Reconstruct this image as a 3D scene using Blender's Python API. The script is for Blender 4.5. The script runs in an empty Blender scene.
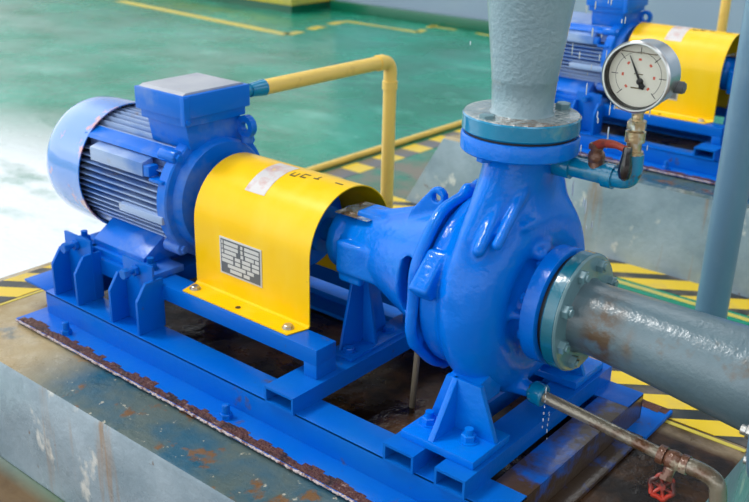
import bpy, bmesh, math, random
import numpy as np
from mathutils import Vector, Matrix
PI = math.pi
S = bpy.context.scene
COL = S.collection
random.seed(7)

# ------------------------------------------------------------------ materials
def nd(nt, typ, **kw):
    n = nt.nodes.new(typ)
    for k, v in kw.items():
        if k in n.inputs: n.inputs[k].default_value = v
        else: setattr(n, k, v)
    return n

def mixc(nt, fac, a, b):
    m = nt.nodes.new('ShaderNodeMix'); m.data_type = 'RGBA'
    for i, v in ((0, fac), (6, a), (7, b)):
        if hasattr(v, 'is_linked'): nt.links.new(v, m.inputs[i])
        else: m.inputs[i].default_value = v if i == 0 else (*v, 1) if len(v) == 3 else v
    return m.outputs[2]

def noise_mask(nt, vec, scale, lo, hi, detail=6, stretch=None, rough=.6):
    if stretch:
        mp = nd(nt, 'ShaderNodeMapping'); mp.inputs['Scale'].default_value = stretch
        nt.links.new(vec, mp.inputs['Vector']); vec = mp.outputs[0]
    n = nd(nt, 'ShaderNodeTexNoise'); n.inputs['Scale'].default_value = scale
    n.inputs['Detail'].default_value = detail; n.inputs['Roughness'].default_value = rough
    nt.links.new(vec, n.inputs['Vector'])
    r = nd(nt, 'ShaderNodeMapRange'); r.inputs[1].default_value = lo; r.inputs[2].default_value = hi
    nt.links.new(n.outputs[0], r.inputs[0])
    return r.outputs[0]

def mth(nt, op, a, b=0.0):
    m = nt.nodes.new('ShaderNodeMath'); m.operation = op
    for i, v in ((0, a), (1, b)):
        if hasattr(v, 'is_linked'): nt.links.new(v, m.inputs[i])
        else: m.inputs[i].default_value = v
    return m.outputs[0]

def mat(name, color, rough=.4, metal=0, spec=.5, coat=0, stains=(), bump=(), rvar=None, coat_rough=.08, trans=0, ior=1.45):
    """stains: (colour, scale, lo, hi, stretch, amount); bump: (scale, strength, stretch); rvar: (scale, lo, hi, rough2)"""
    m = bpy.data.materials.new(name); m.use_nodes = True; nt = m.node_tree
    b = nt.nodes['Principled BSDF']
    tc = nd(nt, 'ShaderNodeTexCoord'); vec = tc.outputs['Object']
    b.inputs['Base Color'].default_value = (*color, 1)
    b.inputs['Roughness'].default_value = rough; b.inputs['Metallic'].default_value = metal
    b.inputs['Specular IOR Level'].default_value = spec
    b.inputs['Coat Weight'].default_value = coat; b.inputs['Coat Roughness'].default_value = coat_rough
    b.inputs['Transmission Weight'].default_value = trans; b.inputs['IOR'].default_value = ior
    cur = None
    for st in stains:
        c, sc, lo, hi = st[:4]; stretch = st[4] if len(st) > 4 else None; am = st[5] if len(st) > 5 else 1
        f = noise_mask(nt, vec, sc, lo, hi, stretch=stretch)
        if am != 1: f = mth(nt, 'MULTIPLY', f, am)
        cur = mixc(nt, f, cur if cur is not None else color, c)
    if cur is not None: nt.links.new(cur, b.inputs['Base Color'])
    if rvar:
        f = noise_mask(nt, vec, rvar[0], rvar[1], rvar[2])
        r = nd(nt, 'ShaderNodeMapRange'); nt.links.new(f, r.inputs[0])
        r.inputs[3].default_value = rough; r.inputs[4].default_value = rvar[3]
        nt.links.new(r.outputs[0], b.inputs['Roughness'])
    h = None
    for bp in bump:
        f = noise_mask(nt, vec, bp[0], 0, 1, detail=3, stretch=bp[2] if len(bp) > 2 else None)
        bn = nd(nt, 'ShaderNodeBump'); bn.inputs['Strength'].default_value = bp[1]
        bn.inputs['Distance'].default_value = .01
        nt.links.new(f, bn.inputs['Height'])
        if h: nt.links.new(h, bn.inputs['Normal'])
        h = bn.outputs[0]
    if h:
        nt.links.new(h, b.inputs['Normal']); nt.links.new(h, b.inputs['Coat Normal'])
    return m

BLUE = (.0, .118, .68)
M = {}
M['pump_blue'] = mat('glossy wet blue paint', (.0, .162, .72), .22, spec=.10, coat=.38, coat_rough=.04,
                     bump=[(26, .20), (110, .10), (6, .08), (14, .18, (1, 1, .18))], stains=[((.0, .24, .60), 5, .5, .75, None, .5)])
M['frame_blue'] = mat('blue frame paint', (.0, .120, .57), .30, spec=.12, coat=.15, coat_rough=.15,
                      bump=[(60, .08), (9, .05)], stains=[((.09, .045, .02), 13, .66, .74), ((.01, .17, .5), 4, .45, .8, None, .6)])
M['motor_blue'] = mat('semi gloss blue motor paint', (.0, .150, .68), .34, spec=.2, coat=.2, coat_rough=.15,
                      bump=[(120, .05)], stains=[((.30, .38, .52), 8, .52, .8, None, .55)])
M['motor_dusty'] = mat('dusty blue motor paint', (.03, .17, .58), .30, coat=.5, coat_rough=.15, stains=[((.30, .42, .66), 7, .34, .54, (.5, 1, 1)), ((.30, .28, .30), 20, .60, .75)])
M['cowl_blue'] = mat('glossy blue fan cowl paint', (.0, .20, .72), .22, coat=.9, coat_rough=.08, stains=[((.75, .24, .08), 13, .58, .66, (1, 1, 1), .8), ((.02, .07, .25), 6, .55, .75, None, .6)])
for n_ in M['cowl_blue'].node_tree.nodes:
    if n_.type == 'BSDF_PRINCIPLED': n_.inputs['Coat IOR'].default_value = 2.3
M['dusty_top'] = mat('dusty lid paint', (.34, .37, .44), .45, stains=[((.32, .2, .14), 18, .62, .72), ((.5, .52, .56), 5, .4, .7)])
M['guard_yellow'] = mat('yellow enamel', (.93, .56, .0), .28, spec=.2, coat=.14, coat_rough=.12,
                        bump=[(14, .03)], stains=[((.25, .16, .03), 45, .72, .76), ((.95, .66, .06), 6, .5, .8, (1, 1, .25))])
M['yellow'] = mat('yellow pipe paint', (.88, .60, .13), .4, coat=.2, stains=[((.55, .32, .05), 20, .6, .8)])
M['teal'] = mat('teal worn flange paint', (.0, .22, .42), .20, coat=.7, bump=[(40, .12)], stains=[((.12, .30, .36), 12, .56, .68), ((.10, .06, .03), 20, .68, .74)])
M['teal_dark'] = mat('dark teal flange paint', (.005, .14, .21), .22, coat=.7, bump=[(40, .12)], stains=[((.10, .20, .22), 9, .55, .7)])
M['flange_top'] = mat('wet grey flange paint', (.27, .33, .33), .12, coat=1, coat_rough=.03, bump=[(70, .9), (25, .5)], stains=[((.13, .08, .04), 9, .52, .62), ((.62, .62, .58), 26, .56, .64, (1, .4, 1))])  # whitish flecks paint in the sky sparkle on the wet face
M['grey_pipe'] = mat('blue grey pipe paint', (.095, .155, .185), .28, coat=.4, coat_rough=.15,
                     bump=[(60, .12), (200, .08)], stains=[((.13, .20, .235), 5, .5, .7), ((.12, .075, .035), 9, .62, .72, None, .9)])
M['disch_pipe'] = mat('pale grey pipe paint', (.20, .315, .37), .28, coat=.5, coat_rough=.15,
                      bump=[(130, .25), (40, .1)], stains=[((.30, .42, .46), 4, .45, .7), ((.15, .17, .15), 12, .66, .78)])
M['flange_grey'] = mat('grey green flange paint', (.13, .25, .29), .25, coat=.5, bump=[(40, .1)], stains=[((.16, .09, .03), 16, .62, .68)])
M['riser'] = mat('blue riser paint', (.12, .235, .34), .38, coat=.2, stains=[((.19, .32, .42), 5, .5, .8)], bump=[(50, .04)])
M['rust'] = mat('brown rust', (.09, .03, .02), .6, bump=[(90, .9)], stains=[((.30, .20, .18), 60, .6, .7), ((.03, .012, .01), 25, .5, .6)])
M['steel'] = mat('dull zinc steel', (.55, .55, .52), .32, .9, bump=[(80, .1)], stains=[((.2, .12, .07), 30, .58, .7)])
M['oldpipe'] = mat('galvanised wet pipe', (.26, .23, .17), .22, .3, coat=.7, bump=[(50, .2)], stains=[((.12, .05, .02), 18, .5, .65), ((.42, .40, .33), 10, .6, .75)])
M['rustpipe'] = mat('rusty brass cock', (.16, .07, .04), .35, .2, coat=.5, bump=[(60, .4)], stains=[((.45, .38, .28), 40, .55, .65)])
M['brass'] = mat('wet worn brass', (.55, .42, .24), .2, .7, coat=.6, bump=[(70, .3)], stains=[((.7, .68, .6), 40, .52, .6)])
M['chrome'] = mat('stainless gauge case', (.72, .72, .73), .28, 1, bump=[(60, .03)])
M['dial'] = mat('cream dial', (.74, .74, .64), .5)
M['bead'] = mat('pale crusted weld bead', (.50, .42, .42), .4, bump=[(90, .8)], stains=[((.16, .06, .05), 50, .5, .6)])
M['frame_rusty'] = mat('blue frame paint with rust', (.0, .105, .50), .3, coat=.3, bump=[(60, .1)], stains=[((.06, .035, .02), 9, .36, .48)])
M['black'] = mat('black enamel', (.01, .01, .012), .3)
M['grip'] = mat('dark worn grip', (.012, .010, .012), .15, coat=.8)
M['redp'] = mat('red dull paint', (.33, .045, .02), .45, stains=[((.12, .03, .02), 40, .5, .65)])
M['redw'] = mat('bright red wheel paint', (.42, .028, .012), .4, stains=[((.06, .015, .012), 26, .42, .54)])
M['redink'] = mat('red ink', (.65, .12, .06), .5)
M['white'] = mat('white sticker', (.60, .58, .58), .4, stains=[((.55, .38, .36), 22, .5, .62), ((.75, .60, .15), 30, .6, .66)])
M['plate'] = mat('grey nameplate', (.12, .13, .14), .4)
M['ink'] = mat('dark faded ink', (.12, .09, .02), .5)
M['silver'] = mat('pale nameplate print', (.62, .62, .60), .4)
M['dark'] = mat('dark gap gasket', (.008, .01, .014), .5)
M['wallmat'] = mat('blue grey wall paint', (.30, .38, .50), .6, stains=[((.40, .48, .56), .8, .45, .75)])
M['curb_green'] = mat('dark green paint', (.0, .12, .06), .3, coat=.5)
M['tube'] = mat('grey tube', (.24, .20, .14), .35)
M['lineyellow'] = mat('yellow line paint', (.70, .56, .05), .35, coat=.4, stains=[((.35, .38, .15), 2.5, .5, .75)])
M['lineblack'] = mat('black line paint', (.02, .024, .022), .35, coat=.4, stains=[((.14, .10, .07), 9, .55, .7)])

def glassm(name, ior, col=(1, 1, 1), tr=1):
    return mat(name, col, .0, trans=tr, ior=ior)
M['glass'] = glassm('clear gauge window', 1.05)
M['water'] = glassm('water', 1.33, (.9, .95, 1), .45)

def floor_mat():
    m = bpy.data.materials.new('wet green floor paint'); m.use_nodes = True; nt = m.node_tree
    b = nt.nodes['Principled BSDF']; tc = nd(nt, 'ShaderNodeTexCoord'); vec = tc.outputs['Object']
    sep = nd(nt, 'ShaderNodeSeparateXYZ'); nt.links.new(vec, sep.inputs[0])
    c = mixc(nt, noise_mask(nt, vec, 1.1, .38, .72), (.0, .17, .09), (.01, .34, .23))
    c = mixc(nt, mth(nt, 'MULTIPLY', noise_mask(nt, vec, 2.4, .56, .74, stretch=(1, 1.6, 1)), .55), c, (.13, .46, .36))
    # foamy white left of the plinth, with the bright sky reflection painted in
    near = nd(nt, 'ShaderNodeVectorMath', operation='DISTANCE'); nt.links.new(vec, near.inputs[0]); near.inputs[1].default_value = (-3.0, -.40, -.62)
    fr = nd(nt, 'ShaderNodeMapRange'); nt.links.new(near.outputs['Value'], fr.inputs[0])
    fr.inputs[1].default_value = 2.3; fr.inputs[2].default_value = 1.3
    foam_glare = mth(nt, 'MULTIPLY', fr.outputs[0], noise_mask(nt, vec, 2.2, .18, .46, stretch=(1, 1.8, 1)))
    c = mixc(nt, foam_glare, c, (.80, .86, .90))
    # brown silt on the floor in front of the plinth
    dm = nd(nt, 'ShaderNodeMapRange'); nt.links.new(sep.outputs[1], dm.inputs[0]); dm.inputs[1].default_value = -.42; dm.inputs[2].default_value = -.5
    dx = nd(nt, 'ShaderNodeMapRange'); nt.links.new(sep.outputs[0], dx.inputs[0]); dx.inputs[1].default_value = -1.35; dx.inputs[2].default_value = -1.25
    dirt = mth(nt, 'MULTIPLY', dm.outputs[0], dx.outputs[0])
    c2 = mixc(nt, noise_mask(nt, vec, 9, .4, .6), (.09, .05, .02), (.16, .10, .045))
    c = mixc(nt, dirt, c, c2)
    # brown silt patch at the left end of the far plinth
    d2 = nd(nt, 'ShaderNodeVectorMath', operation='DISTANCE'); nt.links.new(vec, d2.inputs[0]); d2.inputs[1].default_value = (-1.68, 2.0, -.62)
    f2 = nd(nt, 'ShaderNodeMapRange'); nt.links.new(d2.outputs['Value'], f2.inputs[0]); f2.inputs[1].default_value = .55; f2.inputs[2].default_value = .2
    c = mixc(nt, mth(nt, 'MULTIPLY', f2.outputs[0], noise_mask(nt, vec, 5, .3, .55)), c, (.20, .17, .12))
    nt.links.new(c, b.inputs['Base Color'])
    r = nd(nt, 'ShaderNodeMapRange'); nt.links.new(noise_mask(nt, vec, 1.7, .35, .65), r.inputs[0]); r.inputs[3].default_value = .12; r.inputs[4].default_value = .34
    nt.links.new(r.outputs[0], b.inputs['Roughness'])
    bn = nd(nt, 'ShaderNodeBump'); bn.inputs['Strength'].default_value = .22; bn.inputs['Distance'].default_value = .03
    nt.links.new(noise_mask(nt, vec, 5.5, 0, 1, detail=4, stretch=(1, 1.7, 1)), bn.inputs['Height'])
    nt.links.new(bn.outputs[0], b.inputs['Normal'])
    b.inputs['Coat Weight'].default_value = .05; b.inputs['Coat Roughness'].default_value = .1
    nt.links.new(bn.outputs[0], b.inputs['Coat Normal'])
    return m
M['floor'] = floor_mat()

def rust_spot(m, centre, r0, r1, col, amount=.9):
    nt = m.node_tree; b = nt.nodes['Principled BSDF']; src = b.inputs['Base Color'].links[0].from_socket
    vec = nd(nt, 'ShaderNodeTexCoord').outputs['Object']
    mp = nd(nt, 'ShaderNodeMapping'); mp.inputs['Scale'].default_value = (1.8, 1, .75); mp.inputs['Location'].default_value = [-a*k for a, k in zip(centre, (1.8, 1, .75))]
    nt.links.new(vec, mp.inputs[0]); L = nd(nt, 'ShaderNodeVectorMath', operation='LENGTH'); nt.links.new(mp.outputs[0], L.inputs[0])
    q = nd(nt, 'ShaderNodeMapRange'); nt.links.new(L.outputs['Value'], q.inputs[0]); q.inputs[1].default_value = r1; q.inputs[2].default_value = r0
    f = mth(nt, 'MULTIPLY', mth(nt, 'MULTIPLY', q.outputs[0], noise_mask(nt, vec, 38, .34, .56)), amount)
    nt.links.new(mixc(nt, f, src, col), b.inputs['Base Color'])
# suction pipe object coordinates start at its empty, x = .30
rust_spot(M['grey_pipe'], (-.082, -.060, .0), .03, .085, (.085, .045, .014))
rust_spot(M['grey_pipe'], (-.030, -.065, .0), .005, .03, (.13, .07, .022), .6)

def plinth_mat():
    m = bpy.data.materials.new('painted stained concrete'); m.use_nodes = True; nt = m.node_tree
    b = nt.nodes['Principled BSDF']; tc = nd(nt, 'ShaderNodeTexCoord'); vec = tc.outputs['Object']
    sep = nd(nt, 'ShaderNodeSeparateXYZ'); nt.links.new(vec, sep.inputs[0])
    def rng(v, a, bb):
        r = nd(nt, 'ShaderNodeMapRange'); nt.links.new(v, r.inputs[0]); r.inputs[1].default_value = a; r.inputs[2].default_value = bb; return r.outputs[0]
    grey = mixc(nt, noise_mask(nt, vec, 4, .4, .65), (.22, .30, .36), (.36, .45, .52))
    face = mixc(nt, noise_mask(nt, vec, 6, .60, .64, stretch=(1, 1, .7)), grey, (.62, .64, .62))
    face = mixc(nt, mth(nt, 'MULTIPLY', noise_mask(nt, vec, 7, .60, .70, stretch=(1.6, 1, .12)), .75), face, (.34, .20, .09))
    face = mixc(nt, noise_mask(nt, vec, 24, .68, .72), face, (.18, .12, .08))
    top = mixc(nt, noise_mask(nt, vec, 5, .42, .58), (.015, .085, .14), (.075, .11, .105))
    top = mixc(nt, noise_mask(nt, vec, 11, .57, .62), top, (.15, .075, .03))
    top = mixc(nt, noise_mask(nt, vec, 45, .64, .68), top, (.42, .40, .32))
    tan = mixc(nt, noise_mask(nt, vec, 8, .4, .65), (.30, .21, .085), (.40, .33, .20))
    ftan = mth(nt, 'MULTIPLY', rng(sep.outputs[0], -.80, -1.0), noise_mask(nt, vec, 6, .30, .42))
    top = mixc(nt, ftan, top, tan)
    brown = mixc(nt, noise_mask(nt, vec, 9, .45, .62), (.014, .007, .004), (.085, .038, .014))
    ab = mth(nt, 'ABSOLUTE', sep.outputs[1]); fin = mth(nt, 'MULTIPLY', rng(ab, .27, .25), rng(sep.outputs[0], -1.25, -1.1))
    rt = mixc(nt, noise_mask(nt, vec, 10, .42, .62), (.085, .05, .016), (.28, .21, .125))
    top = mixc(nt, mth(nt, 'MAXIMUM', rng(sep.outputs[0], .1, .2), rng(sep.outputs[1], .2, .3)), top, rt)
    top = mixc(nt, fin, top, brown)
    geo = nd(nt, 'ShaderNodeNewGeometry'); sn = nd(nt, 'ShaderNodeSeparateXYZ'); nt.links.new(geo.outputs['Normal'], sn.inputs[0])
    up = rng(sn.outputs[2], .4, .6)
    c = mixc(nt, up, face, top)
    nt.links.new(c, b.inputs['Base Color'])
    r = nd(nt, 'ShaderNodeMapRange'); nt.links.new(noise_mask(nt, vec, 6, .4, .6), r.inputs[0]); r.inputs[3].default_value = .12; r.inputs[4].default_value = .5
    nt.links.new(r.outputs[0], b.inputs['Roughness'])
    bn = nd(nt, 'ShaderNodeBump'); bn.inputs['Strength'].default_value = .35; bn.inputs['Distance'].default_value = .01
    nt.links.new(noise_mask(nt, vec, 22, 0, 1, detail=5), bn.inputs['Height']); nt.links.new(bn.outputs[0], b.inputs['Normal'])
    b.inputs['Specular IOR Level'].default_value = .3
    return m
M['plinth'] = plinth_mat()

def hazard_mat(name, scale, off=0.0, sx=1, sy=1, dark=(.018, .022, .02), thr=.5, z3=False):
    m = bpy.data.materials.new(name); m.use_nodes = True; nt = m.node_tree
    b = nt.nodes['Principled BSDF']; tc = nd(nt, 'ShaderNodeTexCoord'); vec = tc.outputs['Object']
    sep = nd(nt, 'ShaderNodeSeparateXYZ'); nt.links.new(vec, sep.inputs[0])
    v = mth(nt, 'ADD', mth(nt, 'MULTIPLY', sep.outputs[0], sx), mth(nt, 'MULTIPLY', sep.outputs[1], sy))
    v = mth(nt, 'FRACT', mth(nt, 'ADD', mth(nt, 'MULTIPLY', v, scale), off + 50))
    k = mth(nt, 'GREATER_THAN', v, thr)
    dk = mixc(nt, noise_mask(nt, vec, 9, .5, .7), dark, (.16, .13, .10))
    yl = mixc(nt, noise_mask(nt, vec, 8, .55, .75), (.80, .56, .01), (.62, .44, .10))
    c = mixc(nt, k, yl, dk)
    nt.links.new(c, b.inputs['Base Color']); b.inputs['Roughness'].default_value = .3; b.inputs['Coat Weight'].default_value = .4
    return m
M['hazard'] = hazard_mat('diagonal hazard paint', 6.4, .0, .68, -1, thr=.64)
M['hazard_near'] = hazard_mat('diagonal hazard paint, near', 8.5, .35, .72, -1, thr=.6)
M['check'] = hazard_mat('chequer kerb paint', 4.3, .0, 0, 1, (.13, .12, .13))

# ------------------------------------------------------------------ mesh kit
def link(o): COL.objects.link(o); return o

def tag(o, label=None, cat=None, group=None, kind=None):
    for k, v in (('label', label), ('category', cat), ('group', group), ('kind', kind)):
        if v: o[k] = v
    return o

def empty(name, loc, label, cat, group=None):
    o = link(bpy.data.objects.new(name, None)); o.location = loc; o.empty_display_size = .05
    o['wl'] = 0; del o['wl']
    return tag(o, label, cat, group)

def wloc(o):
    v = Vector((0, 0, 0))
    while o: v += o.location; o = o.parent
    return v

def finish(me, name, m, parent=None, angle=35, smooth=True):
    if parent is not None: me.transform(Matrix.Translation(-wloc(parent)))
    me.materials.append(m)
    if smooth:
        for p in me.polygons: p.use_smooth = True
        me.set_sharp_from_angle(angle=math.radians(angle))
    me.update()
    o = link(bpy.data.objects.new(name, me)); o.parent = parent
    return o

class MB:
    def __init__(s): s.bm = bmesh.new()
    def _add(s, b2):
        me = bpy.data.meshes.new('t'); b2.to_mesh(me); s.bm.from_mesh(me); bpy.data.meshes.remove(me); b2.free(); return s
    def box(s, x0, x1, y0, y1, z0, z1, bev=.0015, rot=None):
        b = bmesh.new(); bmesh.ops.create_cube(b, size=1)
        for v in b.verts:
            v.co = Vector(((x0+x1)/2 + v.co.x*(x1-x0), (y0+y1)/2 + v.co.y*(y1-y0), (z0+z1)/2 + v.co.z*(z1-z0)))
        if bev: bmesh.ops.bevel(b, geom=b.edges[:], offset=min(bev, .45*min(x1-x0, y1-y0, z1-z0)), segments=2, affect='EDGES', profile=.6)
        if rot: bmesh.ops.transform(b, matrix=rot, verts=b.verts)
        return s._add(b)
    def rings(s, rings, closed=True, cap0=True, cap1=True):
        b = s.bm; vs = [[b.verts.new(p) for p in r] for r in rings]; n = len(rings[0])
        for a, c in zip(vs, vs[1:]):
            for i in range(n if closed else n-1):
                j = (i+1) % n; b.faces.new((a[i], a[j], c[j], c[i]))
        if cap0 and len(vs[0]) > 2: b.faces.new(list(reversed(vs[0])))
        if cap1 and len(vs[0]) > 2: b.faces.new(vs[-1])
        return s
    def lathe(s, p0, ax, prof, n=48, cap=True, closedprof=False):
        """prof: list of (distance along axis, radius)"""
        p0 = Vector(p0); ax = Vector(ax).normalized(); u = ax.orthogonal().normalized(); w = ax.cross(u)
        R = []
        pr = list(prof)
        if closedprof: pr.append(pr[0])
        for t, r in pr:
            R.append([p0 + ax*t + (u*math.cos(2*PI*i/n) + w*math.sin(2*PI*i/n))*max(r, 1e-5) for i in range(n)])
        return s.rings(R, True, cap and not closedprof, cap and not closedprof)
    def cyl(s, p0, p1, r0, r1=None, n=32, bev=0):
        p0, p1 = Vector(p0), Vector(p1); L = (p1-p0).length; r1 = r0 if r1 is None else r1
        if bev: pr = [(0, r0-bev), (bev*.3, r0-bev*.3), (bev, r0), (L-bev, r1), (L-bev*.3, r1-bev*.3), (L, r1-bev)]
        else: pr = [(0, r0), (L, r1)]
        return s.lathe(p0, p1-p0, pr, n)
    def tube(s, pts, r, n=20, sub=8, fillet=.0):
        """swept tube; corners rounded by fillet"""
        P = [Vector(p) for p in pts]; path = [P[0]]
        for i in range(1, len(P)-1):
            a, b, c = P[i-1], P[i], P[i+1]
            if fillet:
                d = min(fillet, (a-b).length*.49, (c-b).length*.49)
                q0 = b + (a-b).normalized()*d; q1 = b + (c-b).normalized()*d
                for k in range(sub+1):
                    t = k/sub; path.append(q0*(1-t)**2 + b*2*t*(1-t) + q1*t*t)
            else: path.append(b)
        path.append(P[-1])
        t0 = (path[1]-path[0]).normalized(); u = t0.orthogonal().normalized(); R = []
        rr = r if isinstance(r, (list, tuple)) else None
        for i, p in enumerate(path):
            t = (path[min(i+1, len(path)-1)] - path[max(i-1, 0)]).normalized()
            u = (u - t*u.dot(t)).normalized(); w = t.cross(u)
            ri = (rr[0] + (rr[1]-rr[0])*i/(len(path)-1)) if rr else r
            R.append([p + (u*math.cos(2*PI*k/n) + w*math.sin(2*PI*k/n))*ri for k in range(n)])
        return s.rings(R)
    def prism(s, poly, axis, a, b, bev=0.0015):
        """poly in the two other axes (order kept), extruded a..b along axis index"""
        bb = bmesh.new()
        def mk(q, t):
            c = list(q); c.insert(axis, t); return c
        v0 = [bb.verts.new(mk(q, a)) for q in poly]; v1 = [bb.verts.new(mk(q, b)) for q in poly]; n = len(poly)
        bb.faces.new(v0); bb.faces.new(list(reversed(v1)))
        for i in range(n): j = (i+1) % n; bb.faces.new((v0[j], v0[i], v1[i], v1[j]))
        bmesh.ops.recalc_face_normals(bb, faces=bb.faces[:])
        if bev: bmesh.ops.bevel(bb, geom=bb.edges[:], offset=bev, segments=2, affect='EDGES', profile=.6)
        return s._add(bb)
    def hexb(s, p, ax, r=.011, h=.009, wr=0, shank=0, sr=None):
        """hex head with chamfer, optional washer and threaded end"""
        p = Vector(p); ax = Vector(ax).normalized()
        u = ax.orthogonal().normalized(); w = ax.cross(u)
        if wr: s.cyl(p, p+ax*.002, wr, n=20); p = p+ax*.002
        def ring(t, rad): return [p + ax*t + (u*math.cos(PI/3*i) + w*math.sin(PI/3*i))*rad for i in range(6)]
        s.rings([ring(0, r), ring(h*.85, r), ring(h, r*.86)])
        if shank: s.cyl(p+ax*h*.9, p+ax*(h+shank), sr or r*.5, n=14)
        return s
    def sphere(s, c, r, sc=(1, 1, 1), seg=12):
        b = bmesh.new(); bmesh.ops.create_uvsphere(b, u_segments=seg, v_segments=max(6, seg*2//3), radius=r)
        for v in b.verts: v.co = Vector((v.co.x*sc[0]+c[0], v.co.y*sc[1]+c[1], v.co.z*sc[2]+c[2]))
        return s._add(b)
    def build(s, name, m, parent=None, angle=35, recalc=True):
        if recalc: bmesh.ops.recalc_face_normals(s.bm, faces=s.bm.faces[:])
        me = bpy.data.meshes.new(name); s.bm.to_mesh(me); s.bm.free()
        return finish(me, name, m, parent, angle)

# --- signed distance castings (numpy surface nets)
def smin(a, b, k):
    h = np.clip(.5+.5*(b-a)/k, 0, 1); return b*(1-h)+a*h-k*h*(1-h)
def smax(a, b, k): return -smin(-a, -b, k)
def s_box(X, Y, Z, c, h, r=0.0):
    q = [abs(X-c[0])-h[0]+r, abs(Y-c[1])-h[1]+r, abs(Z-c[2])-h[2]+r]
    return np.sqrt(sum(np.maximum(v, 0)**2 for v in q)) + np.minimum(np.maximum(np.maximum(q[0], q[1]), q[2]), 0) - r
def s_cylx(X, Y, Z, x0, x1, R, r=0.0, cy=0, cz=0):
    d0 = np.hypot(Y-cy, Z-cz)-R+r; d1 = abs(X-(x0+x1)/2)-(x1-x0)/2+r
    return np.minimum(np.maximum(d0, d1), 0)+np.hypot(np.maximum(d0, 0), np.maximum(d1, 0))-r
def s_cap(X, Y, Z, a, b, ra, rb, sx=1.0):
    a = np.array(a, float); b = np.array(b, float); d = b-a; L2 = d@d
    t = np.clip(((X-a[0])*d[0]+(Y-a[1])*d[1]+(Z-a[2])*d[2])/L2, 0, 1)
    return np.sqrt(((X-a[0]-t*d[0])/sx)**2+(Y-a[1]-t*d[1])**2+(Z-a[2]-t*d[2])**2)-(ra+(rb-ra)*t)
def s_conex(X, Y, Z, x0, x1, r0, r1):
    t = np.clip((X-x0)/(x1-x0), 0, 1); d = (np.hypot(Y, Z)-(r0+(r1-r0)*t))*.9
    return np.maximum(d, np.maximum(x0-X, X-x1))

def snets(f, lo, hi, h):
    ax = [np.arange(lo[i], hi[i]+h, h) for i in range(3)]
    X, Y, Z = np.meshgrid(*ax, indexing='ij'); V = f(X, Y, Z)
    s = V < 0; n = V.shape
    acc = np.zeros((n[0]-1, n[1]-1, n[2]-1, 3)); cnt = np.zeros((n[0]-1, n[1]-1, n[2]-1))
    def sl(o): return tuple(slice(o[i], n[i]-1+o[i]) for i in range(3))
    for a in range(3):
        for p in (0, 1):
            for q in (0, 1):
                o = [0, 0, 0]; b, c = [i for i in range(3) if i != a]; o[b] = p; o[c] = q
                o2 = list(o); o2[a] = 1
                v0, v1 = V[sl(o)], V[sl(o2)]; x = (v0 < 0) != (v1 < 0)
                t = np.where(x, v0/np.where(x, v0-v1, 1), 0)
                base = np.array(o, float)
                for i in range(3):
                    acc[..., i] += np.where(x, base[i]+(t if i == a else 0), 0)
                cnt += x
    idx = -np.ones(cnt.shape, int); act = cnt > 0; idx[act] = np.arange(act.sum())
    I = np.argwhere(act); P = (I + acc[act]/cnt[act][:, None])*h + np.array([a[0] for a in ax])
    F = []
    for a in range(3):
        b, c = [(1, 2), (2, 0), (0, 1)][a]
        lo_ = [slice(None)]*3; hi_ = [slice(None)]*3; lo_[a] = slice(0, n[a]-1); hi_[a] = slice(1, n[a])
        s0, s1 = s[tuple(lo_)], s[tuple(hi_)]; E = np.argwhere(s0 != s1)
        E = E[(E[:, b] > 0) & (E[:, c] > 0) & (E[:, b] < n[b]-1) & (E[:, c] < n[c]-1)]
        flip = s0[tuple(E.T)]
        def cell(db, dc):
            e = E.copy(); e[:, b] += db; e[:, c] += dc; return idx[tuple(e.T)]
        q = np.stack([cell(-1, -1), cell(0, -1), cell(0, 0), cell(-1, 0)], 1)
        q[~flip] = q[~flip][:, ::-1]
        F.append(q)
    F = np.concatenate(F)
    return P, F

def casting(name, f, lo, hi, h, m, parent, angle=70):
    P, F = snets(f, lo, hi, h)
    me = bpy.data.meshes.new(name); me.from_pydata(P.tolist(), [], F.tolist()); me.validate()
    return finish(me, name, m, parent, angle)

def arc_strip(name, m, parent, R, pts_fn, uvs, faces): pass

# ------------------------------------------------------------------ camera
c_ = np.array([374.5, 251.]); VX = np.array([-882, -165.]); VY = np.array([1220, -115.])
F_ = math.sqrt(-np.dot(VX-c_, VY-c_)); nrm = lambda v: v/np.linalg.norm(v)
Xd = -nrm(np.array([*(VX-c_), F_])); Yd = nrm(np.array([*(VY-c_), F_])); Zd = np.cross(Xd, Yd)
Rm = np.array([Xd, Yd, Zd]).T; T_ = 1.75*np.array([*((np.array([507.5, 288.])-c_)/F_), 1.]); Cw = -Rm.T@T_
cam = bpy.data.cameras.new('camera'); co = link(bpy.data.objects.new('camera', cam)); S.camera = co
mw = Matrix.Identity(4)
for i in range(3):
    mw[i][0] = Rm[0][i]; mw[i][1] = -Rm[1][i]; mw[i][2] = -Rm[2][i]; mw[i][3] = Cw[i]
co.matrix_world = mw
cam.sensor_width = 36; cam.sensor_fit = 'HORIZONTAL'; cam.lens = F_/749*36
cam.dof.use_dof = True; cam.dof.focus_distance = 1.72; cam.dof.aperture_fstop = 5.6
cam.clip_start = .05; cam.clip_end = 200

# ------------------------------------------------------------------ setting
FZ = -.62
b = MB(); b.box(-30, 14, -12, 30, FZ-.1, FZ, 0); o = b.build('floor', M['floor']); tag(o, kind='structure')
b = MB(); b.box(-5.6, 14, 5.78, 6.0, FZ, 2.4, .01); wb = tag(b.build('wall_back', M['wallmat']), kind='structure')
b = MB(); b.box(-5.6, 14, 5.72, 5.78, FZ, FZ+.10, .005); tag(b.build('baseboard_back', M['curb_green']), kind='structure')

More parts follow.
